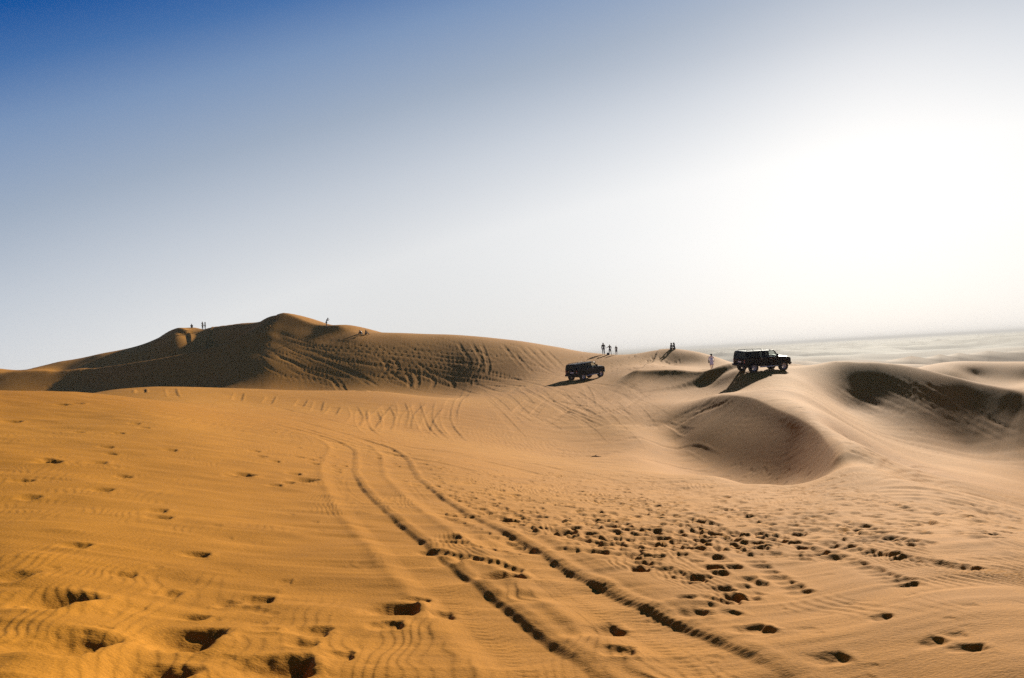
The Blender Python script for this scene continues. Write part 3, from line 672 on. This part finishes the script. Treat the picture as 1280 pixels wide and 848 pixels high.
    b_ = BM(); hexa(b_, [(2.24, -1.0, .58), (2.50, -.86, .60), (2.50, .86, .60), (2.24, 1.0, .58), (2.24, -1.0, .80), (2.50, -.86, .80), (2.50, .86, .80), (2.24, 1.0, .80)]); obj('bumper', b_, M_TRIM, t, .03)
    b_ = BM(); box(b_, (2.36, 0, 1.06), (.05, 1.06, .26)); gr = obj('grille', b_, M_CHROME, t, .015)
    for k in range(6):
        b_ = BM(); box(b_, (2.388, -.40 + k * .16, 1.06), (.012, .09, .19)); obj('grille_slot', b_, M_TRIM, gr)
    b_ = BM(); box(b_, (0, 0, .56), (4.2, .7, .16)); box(b_, (FX, 0, .45), (.14, 1.6, .12)); box(b_, (RX, 0, .45), (.16, 1.6, .14)); obj('chassis', b_, M_TRIM, t)
    for x, ys in ((.30, (-.42, .42)), (-.55, (-.5, 0, .5))):
        for y in ys:
            b_ = BM()
            hexa(b_, [(x - .42, y - .22, 1.1), (x - .28, y - .22, 1.1), (x - .28, y + .22, 1.1), (x - .42, y + .22, 1.1), (x - .52, y - .2, 1.62), (x - .42, y - .2, 1.62), (x - .42, y + .2, 1.62), (x - .52, y + .2, 1.62)])
            st = obj('seat', b_, M_SEAT, t, .02); b_ = BM(); box(b_, (x - .46, y, 1.71), (.08, .24, .15)); obj('headrest', b_, M_SEAT, st, .02)
    b_ = BM(); tube(b_, [(.48 + .02 * math.sin(k / 14 * 2 * PI), .42 + .18 * math.cos(k / 14 * 2 * PI), 1.36 + .18 * math.sin(k / 14 * 2 * PI)) for k in range(15)], .016, 6); obj('steering_wheel', b_, M_TRIM, t)
    b_ = BM(); tube(b_, [(.98, -.88, 1.38), (.90, -.90, 2.12)], [.008, .004], 6); obj('aerial', b_, M_TRIM, t)
    return t
def park(t, x, y, rotz, sink=.03):
    """stand a car on the sand with all four wheels"""
    c, s_ = math.cos(rotz), math.sin(rotz); F = Vector((c, s_, 0)); Lf = Vector((-s_, c, 0)); q = {}
    for a_ in (-1, 1):
        for b_ in (-1, 1):
            p = Vector((x, y, 0)) + F * 1.56 * a_ + Lf * .88 * b_
            q[a_, b_] = Vector((p.x, p.y, sheet_z(p.x, p.y)))
    f = ((q[1, 1] + q[1, -1]) - (q[-1, 1] + q[-1, -1])).normalized(); l = ((q[1, 1] + q[-1, 1]) - (q[1, -1] + q[-1, -1])).normalized()
    u = f.cross(l).normalized(); l = u.cross(f)
    o = sum(q.values(), Vector()) / 4 - u * sink
    t.matrix_world = Matrix(((f.x, l.x, u.x, o.x), (f.y, l.y, u.y, o.y), (f.z, l.z, u.z, o.z), (0, 0, 0, 1)))
car = make_car()
p = at(953, 464, 67.2); park(car, p[0], p[1], math.radians(15))
car['label'] = 'black boxy off-road car standing level on the pale crest beside the person in white'
car['group'] = 'black off-road cars on the dunes'
car2 = copy_tree(car)
p = at(733, 476, 80.5); park(car2, p[0], p[1], math.radians(42))
car2['label'] = 'black boxy off-road car climbing the tracked slope below the three standing people'

# ------------------------------------------------------------------ people
M_SKIN = paint('skin', (.30, .17, .11), .6, scale=14); M_HAIR = paint('dark_hair', (.018, .014, .012), .6, scale=40); M_FAIR = paint('fair_hair', (.24, .16, .08), .6, scale=40)
M_BLACK = paint('black_cloth', (.018, .018, .020), .85, scale=20); M_NAVY = paint('navy_cloth', (.025, .03, .05), .85, scale=20); M_GREY = paint('grey_cloth', (.10, .10, .11), .85, scale=20)
M_WHITE = paint('white_cloth', (.88, .86, .82), .8, scale=20, var=.06); M_BROWN = paint('brown_cloth', (.07, .045, .03), .85, scale=20); M_SHOE = paint('shoe', (.03, .026, .024), .7)
STAND = dict(pel=(0, 0, .95), sp=(0, 0, 1.18), ch=(0, .01, 1.38), nk=(0, .01, 1.50), hd=(0, .03, 1.60), tp=(0, .03, 1.70),
             sl=(-.18, 0, 1.43), sr=(.18, 0, 1.43), el=(-.25, -.03, 1.16), er=(.25, -.03, 1.16), wl=(-.24, .05, .92), wr=(.24, .05, .92),
             hl=(-.10, 0, .90), hr=(.10, 0, .90), kl=(-.11, .03, .50), kr=(.11, .03, .50), al=(-.12, -.03, .09), ar=(.12, -.03, .09), tl=(-.14, .15, .035), tr=(.14, .15, .035))
SIT = dict(pel=(0, 0, .12), sp=(0, .02, .36), ch=(0, .06, .56), nk=(0, .09, .68), hd=(0, .12, .78), tp=(0, .12, .88),
           sl=(-.18, .05, .61), sr=(.18, .05, .61), el=(-.27, .16, .40), er=(.27, .16, .40), wl=(-.14, .36, .36), wr=(.14, .36, .36),
           hl=(-.11, .04, .12), hr=(.11, .04, .12), kl=(-.17, .42, .40), kr=(.17, .42, .40), al=(-.12, .62, .08), ar=(.12, .62, .08), tl=(-.13, .80, .04), tr=(.13, .80, .04))
RAD = dict(pel=.125, sp=.115, ch=.13, nk=.055, hd=.095, tp=.075, sl=.065, sr=.065, el=.042, er=.042, wl=.030, wr=.030, hl=.085, hr=.085, kl=.058, kr=.058, al=.040, ar=.040, tl=.035, tr=.035)
LINKS = [('pel', 'sp'), ('sp', 'ch'), ('ch', 'nk'), ('nk', 'hd'), ('hd', 'tp'), ('ch', 'sl'), ('ch', 'sr'), ('sl', 'el'), ('el', 'wl'), ('sr', 'er'), ('er', 'wr'),
         ('pel', 'hl'), ('pel', 'hr'), ('hl', 'kl'), ('kl', 'al'), ('al', 'tl'), ('hr', 'kr'), ('kr', 'ar'), ('ar', 'tr')]
def skin_mesh(name, J, links, rad_, root_, grow=0.0):
    names = sorted({q for l_ in links for q in l_}); ix = {q: k for k, q in enumerate(names)}
    me_ = bpy.data.meshes.new(name); me_.from_pydata([J[q] for q in names], [(ix[a_], ix[b_]) for a_, b_ in links], [])
    o = bpy.data.objects.new(name, me_); C.objects.link(o)
    m = o.modifiers.new('skin', 'SKIN'); m.use_smooth_shade = True
    sv = me_.skin_vertices[0].data
    for q in names: sv[ix[q]].radius = (rad_[q] + grow, (rad_[q] + grow) * (.78 if q in ('pel', 'sp', 'ch') else 1)); sv[ix[q]].use_root = (q == root_)
    o.modifiers.new('sub', 'SUBSURF').levels = 1; o.modifiers['sub'].render_levels = 1
    dg = bpy.context.evaluated_depsgraph_get(); me2 = bpy.data.meshes.new_from_object(o.evaluated_get(dg)); me2.name = name
    bpy.data.objects.remove(o); bpy.data.meshes.remove(me_); return me2
def lerp(a_, b_, t): return tuple(a_[k] + (b_[k] - a_[k]) * t for k in range(3))
def make_person(label, pose, base=STAND, top=M_BLACK, legs=M_BLACK, hair=M_HAIR, long_hair=False, hat=False, shorts=False, robe=False, sleeves=1.0, group=None):
    J = dict(base); J.update(pose)
    t = empty('person', label, 'person', (0, 0, 0), group)
    bm_ = BM(); bm_.from_mesh(skin_mesh('body', J, LINKS, RAD, 'pel'))
    for side, e_ in (('l', 'e'), ('r', 'e')):                     # hands: palm, four fingers, thumb
        W = Vector(J['w' + side]); d = (W - Vector(J['e' + side])).normalized(); s_ = d.orthogonal().normalized(); n_ = d.cross(s_)
        tube(bm_, [W - d * .01, W + d * .05, W + d * .09], [.030, .040, .034], 8)
        for k, ln in enumerate((.062, .075, .070, .055)):
            b0 = W + d * .085 + s_ * (.022 * (k - 1.5) * .8); tube(bm_, [b0, b0 + d * ln * .5 + n_ * .006, b0 + d * ln * .85 + n_ * .025], [.010, .009, .007], 6)
        b0 = W + d * .03 + s_ * .032; tube(bm_, [b0, b0 + s_ * .03 + d * .025 + n_ * .01, b0 + s_ * .035 + d * .055 + n_ * .015], [.012, .011, .008], 6)
    H = Vector(J['hd']); up_ = (Vector(J['tp']) - H).normalized(); fw = Vector((0, 1, 0)); fw = (fw - up_ * fw.dot(up_)).normalized(); rt = fw.cross(up_)
    if not robe or True:
        tube(bm_, [H + fw * .07 + up_ * .02, H + fw * .112 - up_ * .02], [.010, .016], 6)      # nose
        for sg in (-1, 1): tube(bm_, [H + rt * sg * .085 + up_ * .01, H + rt * sg * .105 + up_ * .0], [.024, .018], 6)   # ears
        tube(bm_, [H + fw * .05 - up_ * .075, H + fw * .088 - up_ * .065], [.03, .022], 6)     # chin
    obj('body', bm_, M_SKIN, t, 0, True)
    R2 = dict(RAD)
    J2 = dict(J); J2['el'] = lerp(J['sl'], J['el'], sleeves); J2['er'] = lerp(J['sr'], J['er'], sleeves); J2['nk'] = lerp(J['ch'], J['nk'], .6); R2['nk'] = .075
    R2['el'] = R2['er'] = .05
    L2 = [('pel', 'sp'), ('sp', 'ch'), ('ch', 'nk'), ('ch', 'sl'), ('ch', 'sr'), ('sl', 'el'), ('sr', 'er')]
    if sleeves >= 1: L2 += [('el', 'wl'), ('er', 'wr')]; J2['wl'] = lerp(J['el'], J['wl'], .9); J2['wr'] = lerp(J['er'], J['wr'], .9)
    me_ = skin_mesh('shirt', J2, L2, R2, 'pel', .016); me_.materials.append(top); o = bpy.data.objects.new('shirt', me_); C.objects.link(o); o.parent = t
    J3 = dict(J); q = .6 if shorts else .95
    R3 = dict(RAD); R3['pel'] = .13
    if shorts:
        J3['kl'] = lerp(J['hl'], J['kl'], .95); J3['kr'] = lerp(J['hr'], J['kr'], .95); L3 = [('pel', 'hl'), ('pel', 'hr'), ('hl', 'kl'), ('hr', 'kr')]; R3['kl'] = R3['kr'] = .085
    else:
        J3['al'] = lerp(J['kl'], J['al'], .95); J3['ar'] = lerp(J['kr'], J['ar'], .95); L3 = [('pel', 'hl'), ('pel', 'hr'), ('hl', 'kl'), ('hr', 'kr'), ('kl', 'al'), ('kr', 'ar')]
    nm = 'shorts' if shorts else 'trousers'
    me_ = skin_mesh(nm, J3, L3, R3, 'pel', .018); me_.materials.append(legs); o = bpy.data.objects.new(nm, me_); C.objects.link(o); o.parent = t
    for side in 'lr':
        A, T = Vector(J['a' + side]), Vector(J['t' + side]); d = (T - A); d.z = 0; d.normalize()
        b_ = BM(); tube(b_, [A - d * .06 - Vector((0, 0, .03)), A + d * .03 - Vector((0, 0, .02)), T - d * .02, T + d * .05], [.045, .055, .045, .025], 8); obj('shoe', b_, M_SHOE, t, 0, True)
    b_ = BM()
    bmesh.ops.create_uvsphere(b_, u_segments=14, v_segments=9, radius=.112)
    bmesh.ops.transform(b_, matrix=Matrix.Translation(H + up_ * .045 - fw * .022) @ Matrix.Diagonal((.95, 1.02, 1.0, 1)), verts=b_.verts)
    if long_hair: tube(b_, [H - fw * .06 + up_ * .06, H - fw * .10 - up_ * .06, H - fw * .10 - up_ * .24], [.08, .085, .04], 8)
    obj('hair', b_, hair, t, 0, True)
    if hat:
        b_ = BM(); lathe(b_, [(.001, .10), (.105, .08), (.115, .02), (.19, -.01), (.19, -.02), (.10, 0), (.001, .06)], (0, 0, 0), 'Z', 18)
        bmesh.ops.transform(b_, matrix=Matrix.Translation(H + up_ * .085 - fw * .01), verts=b_.verts); obj('hat', b_, M_BLACK, t, 0, True)
    if robe:                                                      # loose knee-length tunic
        b_ = BM(); pv2 = Vector(J['pel'])
        rings = []
        for k, (z_, rx, ry) in enumerate(((.30, .155, .125), (.10, .18, .14), (-.12, .205, .165), (-.36, .235, .20), (-.50, .245, .22), (-.50, .225, .20), (-.3, .2, .17), (.28, .14, .11))):
            rings.append([b_.verts.new((pv2.x + rx * math.cos(a_) * (1 + .05 * math.sin(5 * a_ + k)), pv2.y + ry * math.sin(a_) * (1 + .05 * math.cos(4 * a_)) + (.03 * k if k < 5 else 0), pv2.z + z_)) for a_ in [2 * PI * q / 20 for q in range(20)]])
        for k in range(len(rings)):
            for q in range(20): b_.faces.new([rings[k - 1][q - 1], rings[k - 1][q], rings[k][q], rings[k][q - 1]])
        obj('tunic', b_, top, t, 0, True)
    return t
def put(t, px, py, az, hgt=1.0, r=None):
    g = at(px, py, r) if r else ground(px, py)
    if g is None: print('no ground for', t.name, px, py); return
    z = sheet_z(g[0], g[1])
    t.location = (g[0], g[1], z - .015); t.rotation_euler = (0, 0, -math.radians(az)); t.scale = (hgt, hgt, hgt)
TRIO = 'three people standing on the far dune rim'
t = make_person('tall person in dark top and long grey trousers, leftmost of the three on the rim', dict(wl=(-.2, .1, .98), wr=(.27, 0, .93)), legs=M_GREY, group=TRIO); put(t, 754.6, 443.6, 190, 1.06)
t = make_person('long-haired person stretching one arm out, middle of the three on the rim', dict(el=(-.38, .10, 1.30), wl=(-.52, .22, 1.22), er=(.3, -.1, 1.22), wr=(.22, .1, 1.05), kr=(.18, .12, .52), ar=(.22, -.06, .09), tr=(.27, .1, .035)), top=M_BLACK, legs=M_NAVY, hair=M_FAIR, long_hair=True, shorts=True, sleeves=.7, group=TRIO); put(t, 762.6, 443.9, 0, .92)
t = make_person('small person in dark shorts with bare shins, rightmost of the three on the rim', dict(wl=(-.12, .14, 1.02), wr=(.12, .14, 1.0)), top=M_BROWN, legs=M_BLACK, shorts=True, sleeves=.6, group=TRIO); put(t, 770.6, 443.9, 200, .83)
PAIR = 'two people sitting on the round knoll'
t = make_person('dark figure sitting on the round knoll, left one of the facing pair', dict(er=(.30, .25, .55), wr=(.22, .48, .56), hl=(-.11, .02, .12), kl=(-.30, .26, .22), kr=(.30, .26, .22), al=(.05, .36, .08), ar=(-.05, .42, .08), tl=(.18, .40, .05), tr=(-.18, .46, .05)), SIT, group=PAIR); put(t, 838.4, 436.9, 110, 1.05)
t = make_person('dark bulky figure sitting on the round knoll, right one of the facing pair', dict(kl=(-.30, .30, .22), kr=(.30, .30, .22), al=(.05, .38, .08), ar=(-.05, .44, .08), tl=(.18, .42, .05), tr=(-.18, .48, .05)), SIT, top=M_NAVY, long_hair=True, group=PAIR); put(t, 843.4, 437.0, -70, 1.1)
t = make_person('person in white tunic and dark hat walking along the pale crest left of the car', dict(kl=(-.11, .18, .50), al=(-.12, .20, .09), tl=(-.13, .38, .04), kr=(.11, .04, .49), ar=(.12, -.26, .12), tr=(.13, -.10, .035), el=(-.26, -.12, 1.16), wl=(-.25, -.05, .93), er=(.27, .08, 1.17), wr=(.25, .24, 1.02)), top=M_WHITE, legs=M_WHITE, hat=True, robe=True); put(t, 890, 461, 205, 1.0, 82)
walker = t
b_ = BM(); hexa(b_, [(-.15, -.07, 0), (.15, -.07, 0), (.15, .07, 0), (-.15, .07, 0), (-.12, -.05, .42), (.12, -.05, .42), (.12, .05, .42), (-.12, .05, .42)])
t = empty('shoulder_bag', 'dark bag hanging at the side of the person in white', 'bag'); obj('bag_body', b_, M_BLACK, t, .03)
b_ = BM(); tube(b_, [(-.11, 0, .38), (-.02, -.10, .72), (.05, -.04, .80), (.10, .06, .70), (.12, 0, .38)], .015, 6); obj('strap', b_, M_BLACK, t)
az = math.radians(205); c_, s_ = math.cos(-az), math.sin(-az); off = Vector((.31, -.06, .72))
t.location = Vector(walker.location) + Vector((c_ * off.x - s_ * off.y, s_ * off.x + c_ * off.y, off.z)); t.rotation_euler = (0, 0, -az + PI / 2)
t = make_person('lone dark figure bending forward on the bright strip right of the highest summit', dict(sp=(0, .06, 1.17), ch=(0, .16, 1.36), nk=(0, .22, 1.46), hd=(0, .30, 1.53), tp=(0, .36, 1.61), sl=(-.18, .16, 1.40), sr=(.18, .16, 1.40), el=(-.22, .26, 1.18), er=(.22, .26, 1.18), wl=(-.07, .42, 1.32), wr=(.07, .42, 1.32)), legs=M_GREY); put(t, 408.3, 409.3, 85, 1.0)
t = make_person('dark figure crouched on the dip of the ridge, leaning forward with head down', dict(sp=(0, .06, .34), ch=(0, .18, .50), nk=(0, .28, .56), hd=(0, .38, .60), tp=(0, .45, .67), sl=(-.18, .18, .53), sr=(.18, .18, .53), el=(-.25, .34, .36), er=(.25, .34, .36)), SIT, group='two people down on the ridge dip'); put(t, 452.3, 418.2, 290, 1.0)
t = make_person('dark figure sitting on the dip of the ridge, one arm stretched out to the right', dict(er=(.33, .30, .60), wr=(.36, .56, .60)), SIT, group='two people down on the ridge dip'); put(t, 457.0, 418.4, 95, .9)
t = make_person('dark figure sitting alone on the left tip of the small bright-topped hump', {}, SIT, top=M_BLACK, long_hair=True); put(t, 239.8, 410.0, 150, .95)
HUMP = 'two people standing together on the small hump'
t = make_person('dark standing figure on the small hump, left one of the close pair', dict(er=(.24, .08, 1.16), wr=(.16, .26, .98), nk=(0, .03, 1.5), hd=(0, .06, 1.6)), group=HUMP); put(t, 253.4, 412.2, 110, .98)
t = make_person('dark standing figure on the small hump, right one of the close pair', dict(wl=(-.16, .24, .98)), top=M_NAVY, long_hair=True, group=HUMP); put(t, 256.8, 412.7, 260, .98)

# ------------------------------------------------------------------ small dark things on the sand
g = ground(760, 443.9)
t = empty('backpack', 'dark backpack dropped on the sand at the feet of the middle person on the rim', 'bag')
b_ = BM(); hexa(b_, [(-.22, -.15, 0), (.22, -.15, 0), (.22, .15, 0), (-.22, .15, 0), (-.13, -.09, .36), (.13, -.09, .40), (.13, .09, .40), (-.13, .09, .36)]); obj('bag_body', b_, M_BLACK, t, .06)
b_ = BM(); hexa(b_, [(-.16, -.24, .03), (.14, -.24, .03), (.14, -.15, .02), (-.16, -.15, .02), (-.14, -.21, .20), (.12, -.21, .20), (.12, -.12, .22), (-.14, -.12, .22)]); obj('pocket', b_, M_NAVY, t, .03)
b_ = BM(); tube(b_, [(-.08, .1, .38), (-.1, .2, .3), (-.14, .22, .1), (-.16, .14, .03)], .016, 6); tube(b_, [(.08, .1, .38), (.1, .2, .3), (.14, .22, .1), (.16, .14, .03)], .016, 6); obj('strap', b_, M_BLACK, t)
if g is not None: t.location = (g[0], g[1], sheet_z(g[0], g[1]) - .02)
g = ground(745, 572)
b_ = BM(); tube(b_, [(-.26, 0, .02), (-.15, .03, .045), (-.03, .0, .05), (.08, -.03, .03), (.27, .02, .015)], [.012, .022, .032, .022, .008], 7); tube(b_, [(-.04, 0, .05), (.02, .05, .10), (.10, .09, .07)], [.018, .012, .005], 6)
t = obj('dry_branch', b_, M_BROWN, None, 0, True); t['label'] = 'short dark scrap of dry branch lying on the pale hollow floor'; t['category'] = 'branch'
if g is not None: t.location = (g[0], g[1], sheet_z(g[0], g[1]) - .01); t.rotation_euler = (0, 0, .1)
